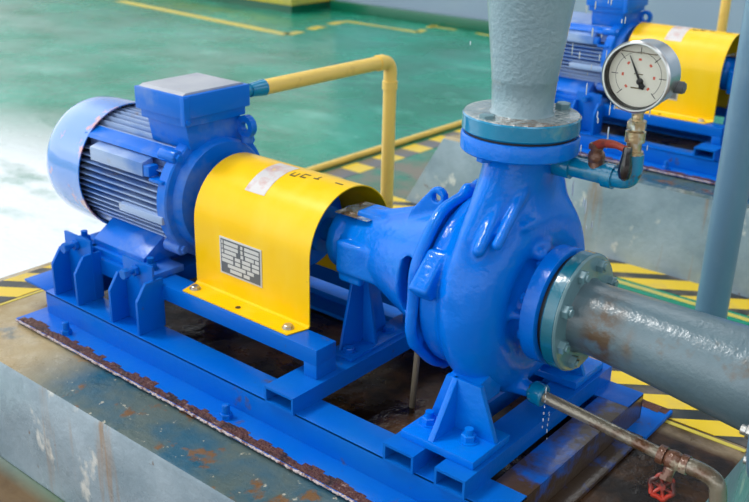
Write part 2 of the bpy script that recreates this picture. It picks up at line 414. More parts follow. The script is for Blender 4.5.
def plinth(dx, dy, dz, label):
    b = MB(); b.box(-1.44+dx, .39, -.462+dy, .47+dy, FZ, -.335+dz, .012)
    me_o = b.build('concrete_plinth', M['plinth'])
    return tag(me_o, label, 'plinth')
pl = plinth(0, 0, 0, 'near concrete plinth with stained blue-grey paint carrying the front pump frame')
BG = Vector((-.03, 2.17, .03))
b = MB(); lo_ = [(-1.50, -.475), (2.2, -.475), (2.2, .48), (-1.42, .48)]; hi_ = [(-1.33, -.458), (2.2, -.458), (2.2, .47), (-1.02, .47)]
b.rings([[(x, y, FZ-BG.z) for x, y in lo_], [(x, y, -.345) for x, y in hi_], [(x+(.01 if x < 0 else 0), y*.98, -.335) for x, y in hi_]])
pl2 = b.build('concrete_plinth', M['plinth']); pl2.location = BG
tag(pl2, 'far grey concrete plinth under the blurred rear pump set, with rust streaks and white chips', 'plinth')
# painted border on the plinth tops and floor (flat paint)
def paint(name, x0, x1, y0, y1, z, m, parent=None):
    b = MB(); b.box(x0, x1, y0, y1, z, z+.0012, 0); o = b.build(name, m, parent)
    if parent is None: tag(o, kind='structure')
    return o
paint('hazard_border', -1.2, .385, .318, .445, -.335, M['hazard_near'], pl)
paint('border_line', -1.2, .385, .298, .309, -.335, M['lineyellow'], pl)
paint('hazard_border', -1.41, -1.29, -.44, .445, -.335, M['hazard_near'], pl)
paint('border_line', -1.283, -1.276, -.44, .445, -.335, M['lineyellow'], pl)
paint('trim_1', -2.0, 2.0, 1.555, 1.706, FZ, M['hazard'])
paint('trim_2', -2.0, 2.0, 1.512, 1.536, FZ, M['lineyellow'])
# yellow edging rail on the kerb with a chequered strip next to it
b = MB(); b.tube([(-2.09, .75, FZ+.016), (-2.09, 5.5, FZ+.016)], .016, 14)
tag(b.build('kerb_rail', M['yellow']), 'yellow rounded edging rail on the floor running behind the vertical yellow conduit', 'rail')
paint('trim_3', -2.05, -1.93, .75, 5.4, FZ, M['check'])
# dashed yellow lines on the far floor
def dashes(n, a, c, dash=None, w=.05):
    a = Vector((*a, FZ+.001)); c = Vector((*c, FZ+.001)); d = (c-a); L = d.length; d.normalize(); s = Vector((-d.y, d.x, 0))*w/2
    b = MB(); segs = [(0, L)] if dash is None else [(k*dash*1.75, min(L, k*dash*1.75+dash)) for k in range(int(L/(dash*1.75))+1)]
    for t0, t1 in segs:
        if t1 <= t0: continue
        q = [a+d*t0-s, a+d*t1-s, a+d*t1+s, a+d*t0+s]
        b.rings([q, [v+Vector((0, 0, .001)) for v in q]])
    tag(b.build('trim_%d' % n, M['lineyellow']), kind='structure')
dashes(4, (-7.46, 4.60), (-4.87, 4.38), None, .11)
dashes(5, (-4.87, 4.38), (-5.05, 5.31), .2, .10)
dashes(6, (-5.05, 5.31), (-4.2, 5.30), None, .07)
dashes(7, (-4.2, 5.30), (-4.34, 5.75), .16, .07)
dashes(8, (-4.34, 5.66), (-3.2, 5.60), .3, .05)
# raised platform in the top left corner
pf = empty('raised_platform', (-8, 7, FZ), 'low grey raised platform with yellow painted edge in the far corner', 'platform')
b = MB(); b.box(-12, -5.72, 5.30, 8.5, FZ, FZ+.07, 0); b.build('green_base', M['curb_green'], pf)
b = MB(); b.box(-12, -5.70, 5.28, 8.5, FZ+.07, FZ+.15, .005); b.build('yellow_edge', M['lineyellow'], pf)
b = MB(); b.box(-11.9, -5.80, 5.40, 8.4, FZ+.15, FZ+.4, .01); b.build('platform_body', M['wallmat'], pf)
b = MB(); b.tube([(-5.62, 6.12, FZ), (-5.62, 6.12, 1.6)], .06, 16)
tag(b.build('corner_post', M['lineyellow']), 'yellow post standing between the raised platform and the grey back wall', 'post')

# ------------------------------------------------------------------ BASE FRAME
frame = empty('base_frame', (-.45, 0, -.328), 'blue welded steel base frame on the near concrete plinth under motor and pump', 'frame')
fb = M['frame_blue']
XR = .182
for s, nm in ((-1, 'side_channel'), (1, 'side_channel')):
    b = MB()
    y = lambda a, c: (min(s*a, s*c), max(s*a, s*c))
    y0, y1 = y(.262, .19); b.box(-1.133, XR, y0, y1, -.271, -.265, .001)
    y0, y1 = y(.262, .256); b.box(-1.133, XR, y0, y1, -.322, -.266, .001)
    y0, y1 = y(.332, .20); b.box(-1.16, XR+.04, y0, y1, -.331, -.322, .001)
    ch = b.build(nm, fb, frame)
    b = MB(); random.seed(3)
    x = -1.158
    while x < XR+.03:
        r = random.uniform(.0022, .0038)
        b.sphere((x, s*(.333+random.uniform(-.001, .001)), -.326+random.uniform(-.001, .001)), r, (1.5, .9, .9), 8); x += r*1.7
    b.build('weld_bead', M['bead'], ch)['label'] = 'pale crusted bead along the plate edge'
    b = MB(); x = -1.15
    while x < XR+.03:
        w = random.uniform(.014, .030); b.box(x, x+.016, *y(.332, .332-w), -.3225, -.3214, 0); x += .015
    b.build('rust_strip', M['rust'], ch)['label'] = 'dark rusty strip along the plate edge'
b = MB(); b.box(-1.235, -1.133, -.256, .256, -.271, -.265, .001); b.box(-1.14, -1.133, -.256, .256, -.322, -.266, .001)
b.build('end_plate', fb, frame)
b = MB(); b.box(.118, XR, -.262, .262, -.2715, -.2655, .001); b.box(XR-.006, XR, -.262, .262, -.322, -.27, .001); b.box(XR-.006, XR+.035, -.262, .262, -.331, -.3225, .001)
b.build('end_channel', M['frame_rusty'], frame)
def boxtube(x0, x1, y0, y1, z0, z1, t=.005):
    b = MB()
    def rg(xx0, xx1, zz0, zz1, yy): return [(xx0, yy, zz0), (xx1, yy, zz0), (xx1, yy, zz1), (xx0, yy, zz1)]
    bb = b
    seq = [rg(x0+t, x1-t, z0+t, z1-t, y0+.0), rg(x0, x1, z0, z1, y0), rg(x0, x1, z0, z1, y1), rg(x0+t, x1-t, z0+t, z1-t, y1)]
    seq.append(seq[0]); b.rings(seq, True, False, False)
    bmesh.ops.remove_doubles(b.bm, verts=b.bm.verts[:], dist=1e-6)
    return b
for x0, x1, tm in ((-.365, -.288, fb), (-.067, 0, fb), (.045, .108, fb)):
    boxtube(x0, x1, -.270, .262, -.2655, -.229).build('cross_tube', tm, frame, 25)
# upper rails
for s in (-1, 1):
    b = MB(); yy = sorted((s*.188, s*.13))
    b.box(-.80, -.303, *yy, -.200, -.164, .002)
    b.build('guard_rail', fb, frame)
    b = MB(); b.box(-.338, -.303, *yy, -.229, -.198, .0025); b.build('rail_post', fb, frame)
    b = MB(); b.box(-1.10, -.80, *yy, -.205, -.166, .002); b.build('motor_rail', fb, frame)
    # gusset plates (chamfered) carrying jacking bolts
    for x in (-1.097, -1.005, -.873, -.775):
        b = MB(); b.prism([(s*.258, -.265), (s*.258, -.185), (s*.232, -.148), (s*.185, -.148), (s*.185, -.265)], 0, x-.004, x+.004, .001)
        b.build('gusset_plate', fb, frame)
    for x in (-1.055, -.828):
        b = MB(); ys = sorted((s*.212, s*.206)); b.box(x-.05, x+.055, *ys, -.265, -.115, .001)
        b.build('stop_plate', fb, frame)
        b = MB(); b.cyl((x, s*.238, -.137), (x, s*.18, -.137), .006, n=14); b.hexb((x, s*.238, -.137), (0, s, 0), .013, .013)
        b.hexb((x, s*.214, -.137), (0, s, 0), .013, .009)
        b.build('jacking_bolt', fb, frame)
b = MB(); b.box(-1.10, -1.04, -.13, .13, -.205, -.168, .002); b.build('motor_rail', fb, frame)
b = MB(); b.box(-.88, -.82, -.13, .13, -.205, -.168, .002); b.build('motor_rail', fb, frame)
for x, s in ((-1.0, -1), (-.448, -1), (-1.0, 1), (-.448, 1)):
    b = MB(); b.cyl((x, s*.298, -.322), (x, s*.298, -.292), .008, n=16, bev=.002); b.hexb((x, s*.298, -.322), (0, 0, 1), .0135, .011)
    b.build('anchor_bolt', fb, frame)

# ------------------------------------------------------------------ MOTOR
motor = empty('electric_motor', (-.98, 0, -.166), 'blue finned electric motor with grey-topped terminal box on the near base frame', 'motor')
mb_ = M['motor_blue']
RB = .127
b = MB(); b.lathe((-1.13, 0, 0), (1, 0, 0), [(0, .108), (.35, .108)], 64)
b.build('stator_body', mb_, motor)
def finset(b):
    x0, x1 = -1.135, -.815
    for s in (-1, 1):
        for k in range(-8, 6):
            z = k*.0145; R = .146
            yo = math.sqrt(R*R-z*z); yi = math.sqrt(max(.11**2-z*z, .03**2))
            a, c = sorted((s*yi, s*yo)); b.box(x0, x1+(.0 if k % 2 else .0), a, c, z-.0017, z+.0017, .0008)
    for s in (-1, 1):
        for k in range(-7, 8):
            y = k*.0145; R = .150; zo = math.sqrt(R*R-y*y); zi = math.sqrt(max(.11**2-y*y, .03**2))
            if s < 0 and abs(k) < 2: continue
            a, c = sorted((s*zi, s*zo)); b.box(x0, x1, y-.0017, y+.0017, a, c, .0008)
    return b
finset(MB()).build('cooling_fins', M['motor_dusty'], motor)
# fan cowl
b = MB(); b.lathe((-1.268, 0, 0), (1, 0, 0), [(.0, .105), (.001, .132), (.006, .142), (.018, .1505), (.034, .155), (.08, .158), (.165, .160), (.165, .157), (.08, .154), (.03, .145), (.01, .12), (.01, .105)], 96, closedprof=True)
cw = b.build('fan_cowl', M['cowl_blue'], motor, 50)
b = MB()
for r in (.02, .035, .05, .065, .08, .095, .107): b.lathe((-1.264, 0, 0), (1, 0, 0), [(0, r-.002), (.003, r-.002), (.003, r+.002), (0, r+.002)], 48, closedprof=True)
for k in range(4): b.box(-1.272, -1.269, -.107, .107, -.002, .002, 0, Matrix.Rotation(k*PI/4, 4, 'X'))
b.build('fan_grille', mb_, cw)
b = MB(); b.cyl((-1.135, 0, 0), (-1.122, 0, 0), .152, n=64); b.build('gap_disc', M['dark'], motor)  # dark disc added to stop light showing through between cowl and fins
# drive end shield: stepped, with bolt lugs
b = MB(); b.lathe((-.822, 0, 0), (1, 0, 0), [(0, .12), (0, .150), (.004, .153), (.030, .153), (.034, .150), (.036, .135), (.052, .131), (.058, .126), (.060, .08), (.085, .07), (.09, .03)], 72)
es = b.build('end_shield', M['motor_blue'], motor, 30)
for a in (45, 135, 225, 315):
    y, z = .152*math.cos(math.radians(a)), .152*math.sin(math.radians(a))
    b = MB(); b.cyl((-.845, y, z), (-.79, y, z), .016, n=20, bev=.003); b.hexb((-.79, y, z), (1, 0, 0), .010, .008); b.build('shield_lug', M['motor_blue'], motor)
# side pads
b = MB(); b.prism([(-.118, .098), (-.150, .090), (-.150, .058), (-.118, .05)], 0, -1.06, -.865, .002); b.build('side_pad', M['motor_dusty'], motor)
b = MB(); b.box(-.865, -.845, -.148, -.12, .06, .085, .002); b.box(-.845, -.80, -.15, -.12, .052, .06, .002); b.build('lug_block', mb_, motor)
b = MB(); b.prism([(-.118, -.018), (-.156, -.022), (-.156, -.040), (-.118, -.044)], 0, -.955, -.80, .002); b.build('side_bar', M['motor_dusty'], motor)
# rounded frame band at upper side between cowl and shield
b = MB(); b.prism([(-.085, .122), (-.118, .108), (-.124, .100), (-.095, .105)], 0, -1.12, -.82, .001); b.build('side_ledge', mb_, motor)
# terminal box
b = MB(); b.prism([(-.078, .12), (-.088, .176), (.072, .176), (.072, .12)], 0, -.915, -.782, .002); b.build('box_riser', mb_, motor)
tb = MB().box(-.925, -.772, -.098, .080, .176, .232, .004).build('terminal_box', mb_, motor)
b = MB(); b.box(-.933, -.765, -.106, .088, .196, .2465, .003); lid = b.build('box_side', mb_, tb)
b = MB(); b.prism([(-.100, .2462), (-.088, .2515), (.070, .2515), (.082, .2462)], 0, -.925, -.775, .001); b.build('box_lid', M['dusty_top'], tb)['label'] = 'dusty pale grey lid'
b = MB(); b.box(-.776, -.762, -.107, -.090, .182, .244, .002); b.hexb((-.762, -.099, .19), (1, 0, 0), .006, .004); b.build('lid_clip', mb_, tb)
b = MB(); b.lathe((-.80, .085, .220), (0, 1, 0), [(0, .016), (.018, .016), (.019, .013), (.06, .012)], 20); b.build('cable_gland', M['teal'], tb)
b = MB(); b.lathe((-.76, .07, .152), (0, 1, 0), [(-.008, .012), (-.008, .026), (.008, .026), (.008, .012)], 24, closedprof=True); b.cyl((-.76, .07, .115), (-.76, .07, .13), .013); b.build('lifting_eye', mb_, motor)
# feet
for s in (-1, 1):
    b = MB()
    P = [(s*.070, -.115), (s*.105, -.095), (s*.165, -.135), (s*.165, -.152), (s*.06, -.152)]
    b.prism(P, 0, -1.055, -.862, .002)
    for x0, x1 in ((-1.12, -1.04), (-.88, -.80)): b.box(x0, x1, *sorted((s*.205, s*.10)), -.166, -.150, .003)
    b.box(-1.06, -.86, *sorted((s*.175, s*.09)), -.166, -.150, .002)
    b.build('motor_foot', mb_, motor)
    for x in (-1.088, -.835):
        b = MB(); b.hexb((x, s*.168, -.150), (0, 0, 1), .014, .013, .018, .012, .008); b.build('foot_bolt', fb, motor)

# ------------------------------------------------------------------ COUPLING
cp = empty('shaft_coupling', (-.56, 0, 0), 'blue shaft coupling half hidden inside the near yellow guard', 'coupling')
b = MB(); b.lathe((-.73, 0, 0), (1, 0, 0), [(0, .025), (.04, .025), (.04, .05), (.14, .05), (.14, .09), (.19, .09), (.19, .025)], 48); b.build('motor_hub', M['pump_blue'], cp)
b = MB(); b.lathe((-.535, 0, 0), (1, 0, 0), [(0, .025), (0, .095), (.045, .095), (.05, .09), (.05, .05), (.09, .05), (.09, .025), (.12, .022)], 48); b.build('pump_hub', M['pump_blue'], cp)
for k in range(6):
    a = k*PI/3; b = MB(); b.hexb((-.487, .072*math.cos(a), .072*math.sin(a)), (1, 0, 0), .009, .008); b.build('coupling_bolt', M['pump_blue'], cp)

# ------------------------------------------------------------------ GUARD
guard = empty('coupling_guard', (-.55, 0, -.164), 'yellow arched sheet coupling guard with nameplate and white sticker between the front motor and pump', 'guard')
GX0, GX1, GR, GZ = -.722, -.378, .1285, -.019
def arch(R, N=40, zb=-.1635, fl=.056, f=0):
    pts = [(-R-fl, zb+f), (-R-.004, zb+f), (-R, zb+.004+f)] + [(-R*math.cos(PI*i/N), GZ+R*math.sin(PI*i/N)) for i in range(N+1)] + [(R, zb+.004+f), (R+.004, zb+f), (R+fl, zb+f)]
    return pts
o_ = arch(GR, fl=.052, f=.0025); i_ = arch(GR-.0025, fl=.0545)
b = MB(); n = len(o_)
chm = .012
def gx(k, side):   # chamfered flange corners
    e = k in (0, n-1); return (GX0+(chm if e else 0)) if side == 0 else (GX1-(chm if e else 0))
v = [[b.bm.verts.new((gx(k, sd), *P[k])) for k in range(n)] for sd in (0, 1) for P in (o_, i_)]
o0, i0, o1, i1 = v
for k in range(n-1):
    b.bm.faces.new((o0[k], o0[k+1], o1[k+1], o1[k])); b.bm.faces.new((i0[k+1], i0[k], i1[k], i1[k+1]))
    b.bm.faces.new((o0[k+1], o0[k], i0[k], i0[k+1])); b.bm.faces.new((o1[k], o1[k+1], i1[k+1], i1[k]))
b.bm.faces.new((o0[0], o1[0], i1[0], i0[0])); b.bm.faces.new((o0[-1], i0[-1], i1[-1], o1[-1]))
b.build('guard_sheet', M['guard_yellow'], guard, 40)
for s in (-1, 1):
    for x, t in ((-.695, 1), (-.41, 1)):
        b = MB(); b.hexb((x, s*.157, -.161), (0, 0, 1), .010, .006, .013); b.build('guard_bolt', M['steel'], guard)
b = MB(); b.cyl((-.555, -.160, -.161), (-.555, -.160, -.1602), .006, n=14); b.build('bolt_hole', M['dark'], guard)
# nameplate on the near vertical side
np_ = MB(); np_.box(-.640, -.512, -GR-.0016, -GR, -.113, -.028, .0004); nP = np_.build('nameplate', M['silver'], guard)
b = MB(); b.box(-.636, -.516, -GR-.0020, -GR-.0015, -.109, -.032, 0); b.build('plate_field', M['plate'], nP)
b = MB(); random.seed(5)
rows = 7
for r in range(rows):
    z1 = -.0355 - r*.0103; z0 = z1-.0076
    if r == rows-1: cells = [(-.608, -.572), (-.566, -.548)]
    elif r == 2: cells = [(-.633, -.628), (-.624, -.588), (-.574, -.566), (-.560, -.534), (-.530, -.519)]
    elif r in (0, 1): cells = [(-.633, -.629), (-.625, -.582), (-.574, -.568), (-.562, -.519)]
    elif r == 5: cells = [(-.615, -.560), (-.555, -.535)]
    else: cells = [(-.633, -.598), (-.592, -.576), (-.570, -.545), (-.540, -.519)]
    for a, c in cells: b.box(a, c, -GR-.0024, -GR-.0019, z0, z1, 0)
b.build('plate_print', M['silver'], nP)
# sticker wrapped over the arch, plus faded stencil marks
def wrap(name, m, x0, x1, a0, a1, R, N=14, sk=0):
    """patch on the arch: angle from top toward -Y, degrees"""
    b = MB(); ra, rb = [], []
    rr = []
    for i in range(N+1):
        a = math.radians(a0+(a1-a0)*i/N); y, z = -math.sin(a), math.cos(a); d = sk*i/N
        rr.append([(x0+d, y*R, GZ+z*R), (x1+d, y*R, GZ+z*R), (x1+d, y*(R+.0006), GZ+z*(R+.0006)), (x0+d, y*(R+.0006), GZ+z*(R+.0006))])
    return b.rings(rr).build(name, m, guard)
wrap('sticker', M['white'], -.600, -.542, 44, -8, GR+.0001)['label'] = 'white scuffed sticker'
for (x0, x1, a0, a1) in ((-.530, -.514, 12, 10), (-.530, -.527, 12, 4), (-.517, -.514, 12, 4), (-.505, -.489, 10, 8), (-.505, -.502, 10, 2), (-.505, -.489, 3, 1), (-.474, -.460, 6, 4), (-.468, -.465, 6, -2)):
    wrap('stencil_mark', M['ink'], x0, x1, a0, a1, GR+.0001, 3)
wrap('stencil_mark', M['ink'], -.42, -.40, 3, 1, GR+.0001, 3)

# ------------------------------------------------------------------ PUMP
pump = empty('centrifugal_pump', (.02, 0, -.229), 'glossy wet blue centrifugal pump in the foreground under the grey discharge pipe', 'pump')
pb = M['pump_blue']
def f_vol(X, Y, Z):
    th = np.arctan2(Z, Y); rho = np.hypot(Y, Z)
    rc = .136+.003*np.cos(th-.6); rt = .060+.003*np.cos(th-.6)      # spiral grows toward the outlet side
    tor = np.hypot(rho-rc, (X-.010)*.98)-rt
    disc = s_cylx(X, Y, Z, -.055, .050, .145, .02)
    d = smin(tor, disc, .03)
    d = smin(d, s_cap(X, Y, Z, (0, 0, .20), (0, 0, .29), .050, .054), .03)
    t = np.clip((Z-.11)/.16, 0, 1)
    hw = .176+(.032-.176)*t**1.05; ht = .058+(.054-.058)*t; cy = .022*(1-t)*np.clip((Z-.02)/.1, 0, 1)
    zl = [.0, .05, .10, .14, .18, .22, .26, .30]
    wl = np.interp(Z, zl, [.17, .178, .176, .160, .128, .098, .074, .060])
    wr = np.interp(Z, zl, [.185, .190, .190, .182, .160, .128, .084, .062])
    hw = np.where(Y < 0, wl, wr); pw = 1.65
    ht = np.interp(Z, zl, [.062, .062, .062, .060, .058, .056, .055, .055])
    q = ((abs(Y)/hw)**pw + (abs(X)/ht)**pw)**(1/pw) - 1
    nk = smax(q*ht*.85, .03-Z, .02)
    d = smin(d, nk, .016)
    d = smin(d, s_conex(X, Y, Z, .03, .10, .092, .070), .02)
    d = smin(d, s_cylx(X, Y, Z, -.082, -.03, .166, .008), .010)
    d = smin(d, s_box(X, -.70*(Z-.06)+.714*(Y+.16), .714*(Z-.06)+.70*(Y+.16), (-.060, 0, 0), (.020, .018, .042), .006), .006)
    # raised cast ribs
    d = smin(d, s_cap(X, Y, Z, (.022, -.080, .192), (.034, -.160, .130), .010, .010), .008)
    d = smin(d, s_cap(X, Y, Z, (.045, -.050, .205), (.056, -.140, .140), .008, .009), .008)
    d = smin(d, s_cap(X, Y, Z, (.064, -.075, .155), (.062, .022, .148), .007, .006), .008)
    d = smin(d, s_cap(X, Y, Z, (.066, .0, .095), (.080, -.035, .100), .014, .012), .012)
    d = smin(d, s_cap(X, Y, Z, (.060, -.095, .0), (.098, -.078, .0), .008, .007), .01)
    d = smin(d, s_cap(X, Y, Z, (.02, -.04, -.165), (.078, -.03, -.168), .018, .015), .014)   # drain boss
    return np.maximum(d, Z-.278)
casting('volute_casing', f_vol, (-.10, -.215, -.225), (.11, .235, .30), .0045, pb, pump)
# lantern ring + bearing housing
def f_brg(X, Y, Z):
    rho = np.hypot(Y, Z); th = np.arctan2(Z, Y)
    tube = s_cylx(X, Y, Z, -.385, -.255, .060, .008)
    cover = s_cylx(X, Y, Z, -.394, -.366, .066, .006)
    cone = s_conex(X, Y, Z, -.33, -.085, .056, .150)
    inner = s_conex(X, Y, Z, -.26, -.07, .035, .138)
    cone = smax(cone, -inner, .006)
    for a in (0, 180):                          # windows at both sides
        a = math.radians(a); yy = math.cos(a)
        win = s_box(X, Y, Z, (-.135, .12*yy, .0), (.026, .09, .055), .02)
        cone = smax(cone, -win, .006)
    d = smin(smin(tube, cover, .006), cone, .02)
    d = smin(d, s_box(X, Y, Z, (-.30, -.066, -.012), (.055, .012, .035), .006), .004)      # cast pads on the near side
    d = smin(d, s_box(X, Y, Z, (-.325, -.060, -.045), (.03, .010, .022), .006), .004)
    d = smin(d, s_box(X, Y, Z, (-.30, 0, .066), (.04, .03, .010), .003), .004)            # top pad
    d = smin(d, s_cap(X, Y, Z, (-.34, 0, .058), (-.14, 0, .125), .008, .008), .01)
    # lumpy mounting ring
    wob = .004*np.cos(5*th+.6)+.003*np.cos(9*th)
    ring = np.hypot(rho-(.174+wob), (X+.090)*.8)-.0095
    d = smin(d, ring, .006)
    web = s_cylx(X, Y, Z, -.094, -.086, .172, .003)
    web = np.maximum(web, .135-rho)
    d = smin(d, web, .005)
    for a in (208, 250, 30, 330, 95):                              # small bulges
        a = math.radians(a); d = smin(d, s_cap(X, Y, Z, (-.092, .160*math.cos(a), .160*math.sin(a)), (-.092, .174*math.cos(a), .174*math.sin(a)), .013, .011, .8), .012)
    # upright lifting lug with a hole
    lug = s_cap(X, Y, Z, (-.165, -.035, .100), (-.140, -.035, .152), .036, .020)
    lug = np.maximum(lug, abs(Y+.035)-.008)
    lug = np.maximum(lug, -(np.hypot(X+.140, Z-.152)-.0085))
    d = smin(d, lug, .006)
    return d
casting('bearing_housing', f_brg, (-.425, -.20, -.20), (-.074, .20, .20), .0045, pb, pump)
b = MB(); b.cyl((-.47, 0, 0), (-.41, 0, 0), .02, n=24, bev=.002); b.build('shaft', M['steel'], pump)
b = MB(); b.box(-.385, -.30, -.045, .045, .0655, .0665, 0); 
for k in range(26):
    x = random.uniform(-.38, -.22); y = random.uniform(-.03, .03)
    b.sphere((x, y, .066+(.0065 if x > -.34 else 0)), .005, (1.6, 1, .35), 8)
b.build('plate_scraps', M['flange_top'], pump)
# flanges
b = MB(); b.lathe((0, 0, .264), (0, 0, 1), [(0, .05), (0, .099), (.003, .102), (.028, .102), (.031, .100), (.031, .05)], 72, closedprof=True); b.build('discharge_flange', pb, pump)
b = MB(); b.lathe((.088, 0, 0), (1, 0, 0), [(0, .05), (0, .103), (.003, .107), (.030, .107), (.032, .104), (.032, .05)], 72, closedprof=True); b.build('suction_flange', pb, pump)
b = MB(); b.lathe((.0, 0, .2945), (0, 0, 1), [(0, .05), (0, .096), (.0045, .096), (.0045, .05)], 64, closedprof=True); b.build('gasket', M['dark'], pump)
b = MB(); b.lathe((.119, 0, 0), (1, 0, 0), [(0, .05), (0, .096), (.010, .096), (.010, .05)], 64, closedprof=True); b.build('gasket', M['dark'], pump)
# small vent boss under the discharge flange
# casing cover bolts
for a in (65, 115, 155, 225, 270, 315):
    a = math.radians(a); y, z = .157*math.cos(a), .157*math.sin(a)
    b = MB(); b.hexb((-.094, y, z), (-1, 0, 0), .010, .009); b.build('cover_bolt', pb, pump)
# feet
for s in (-1, 1):
    b = MB()
    b.box(-.055, .100, *sorted((s*.236, s*.12)), -.229, -.213, .003)
    # upright web spreading down from the casing, one stiffening rib
    b.prism([(-.045, -.214), (.098, -.214), (.060, -.115), (-.012, -.115)], 1, *sorted((s*.166, s*.154)), .003)
    b.prism([(s*.12, -.214), (s*.233, -.214), (s*.166, -.115), (s*.12, -.115)], 0, .001, .013, .003)
    b.prism([(s*.09, -.160), (s*.16, -.160), (s*.16, -.115), (s*.09, -.10)], 0, -.010, .055, .003)
    b.build('pump_foot', pb, pump)
    for x in (-.030, .055):
        b = MB(); b.hexb((x, s*.185, -.213), (0, 0, 1), .014, .012, .019, .010, .008); b.build('foot_bolt', pb, pump)
# bearing support bracket
br = MB(); br.prism([(-.075, -.229), (.080, -.229), (.033, -.055), (-.033, -.055)], 0, -.347, -.340, .001)
br.box(-.362, -.300, -.088, .088, -.229, -.222, .002)
br.prism([(-.347, -.222), (-.305, -.222), (-.332, -.06), (-.347, -.06)], 1, -.004, .004, .001)
br.box(-.36, -.315, -.035, .035, -.065, -.055, .002)
br.build('bearing_support', fb, pump)
for s in (-1, 1):
    b = MB(); b.hexb((-.325, s*.066, -.222), (0, 0, 1), .012, .009, .015); b.build('support_bolt', fb, pump)
b = MB(); b.tube([(-.188, -.01, -.10), (-.190, -.01, -.20), (-.205, 0, -.334)], .0065, 12, fillet=.03); b.build('drip_tube', M['tube'], pump)['label'] = 'thin dull grey drip tube'

# ------------------------------------------------------------------ DISCHARGE PIPE
dp = empty('discharge_pipe', (0, 0, .299), 'pale grey tapered discharge pipe rising from the front pump out of the frame', 'pipe')
b = MB(); b.lathe((0, 0, .299), (0, 0, 1), [(.028, .046), (.030, .056), (.034, .052), (.085, .055), (.088, .0563), (.092, .0556), (.225, .0725), (.95, .0735), (.95, .068), (.2, .066), (.03, .046)], 72, closedprof=True)
b.build('pipe_body', M['disch_pipe'], dp, 50)
b = MB(); b.lathe((0, 0, .299), (0, 0, 1), [(0, .045), (0, .098), (.003, .101), (.027, .101), (.0295, .099)], 72, cap=False); df = b.build('pipe_flange', M['teal'], dp); df['label'] = 'teal painted flange rim'
b = MB(); b.lathe((0, 0, .3275), (0, 0, 1), [(0, .050), (0, .0995), (.0022, .0975), (.0022, .050)], 72, closedprof=True); b.build('flange_face', M['flange_top'], dp)['label'] = 'wet grey flange face'
for k in range(3):
    a = math.radians([60, 150, 256][k]); x, y = .080*math.cos(a), .080*math.sin(a)
    b = MB(); b.hexb((x, y, .3297), (0, 0, 1), .0135, .011 if k == 0 else .006); b.build('flange_nut', M['flange_grey'], dp)
    b = MB(); b.hexb((x, y, .264), (0, 0, -1), .0135, .010); b.cyl((x, y, .263), (x, y, .3295), .008, n=14); b.build('flange_bolt', pb, dp)

# ------------------------------------------------------------------ SUCTION PIPE
sp = empty('suction_pipe', (.3, 0, 0), 'thick blue-grey suction pipe with rust stain running right from the front pump', 'pipe')
b = MB(); rr_ = []
for x, R_ in ((.15, .050), (.152, .070), (.158, .0685), (.166, .0645), (.19, .0635), (.30, .0700), (.40, .0770), (.50, .0835), (.56, .086), (.70, .086), (1.20, .086), (2.6, .086)):
    zc = -(max(R_ if x > .18 else .0635, .0635)-.0635) - .004     # flat-top eccentric reducer
    rr_.append([(x, R_*math.cos(2*PI*k/72), zc+R_*math.sin(2*PI*k/72)) for k in range(72)])
b.rings(rr_, True, False, True); b.build('pipe_body', M['grey_pipe'], sp, 50)
b = MB(); b.lathe((.130, 0, 0), (1, 0, 0), [(0, .05), (0, .104), (.003, .107), (.024, .107), (.0245, .104), (.0245, .05)], 72, closedprof=True); b.build('pipe_flange', M['teal_dark'], sp)['label'] = 'dark teal flange rim'
b = MB(); b.lathe((.1545, 0, 0), (1, 0, 0), [(0, .05), (0, .1065), (.0015, .1065), (.0045, .104), (.0045, .05)], 72, closedprof=True); b.build('flange_face', M['flange_grey'], sp)['label'] = 'grey flange face with rust spots'
for k in range(8):
    a = math.radians(22.5+45*k); y, z = .087*math.cos(a), .087*math.sin(a)
    b = MB(); b.hexb((.159, y, z), (1, 0, 0), .0125, .011, 0, .004, .007); b.build('flange_nut', M['flange_grey'], sp)
    b = MB(); b.hexb((.088, y, z), (-1, 0, 0), .012, .010); b.cyl((.087, y, z), (.159, y, z), .007, n=14); b.build('flange_bolt', pb, sp)
vf = empty('valve_flange', (.50, 0, -.02), 'blue flange with bolts at the right edge around the suction pipe', 'flange')
b = MB(); b.lathe((.500, 0, -.02), (1, 0, 0), [(0, .087), (0, .147), (.003, .15), (.032, .15), (.035, .147), (.035, .087)], 72, closedprof=True); b.build('flange_disc', M['riser'], vf)
for k in range(8):
    a = math.radians(10+45*k); y, z = .12*math.cos(a), .12*math.sin(a)
    b = MB(); b.hexb((.500, y, z-.02), (-1, 0, 0), .013, .011, 0, .008, .008); b.build('flange_nut', M['steel'], vf)

# ------------------------------------------------------------------ GREY RISER PIPE
b = MB(); b.cyl((.083, .9, FZ), (.083, .9, 1.6), .0405, n=48)
tag(b.build('riser_pipe', M['riser']), 'plain blue-grey vertical pipe standing right of the gauge behind the suction pipe', 'pipe')

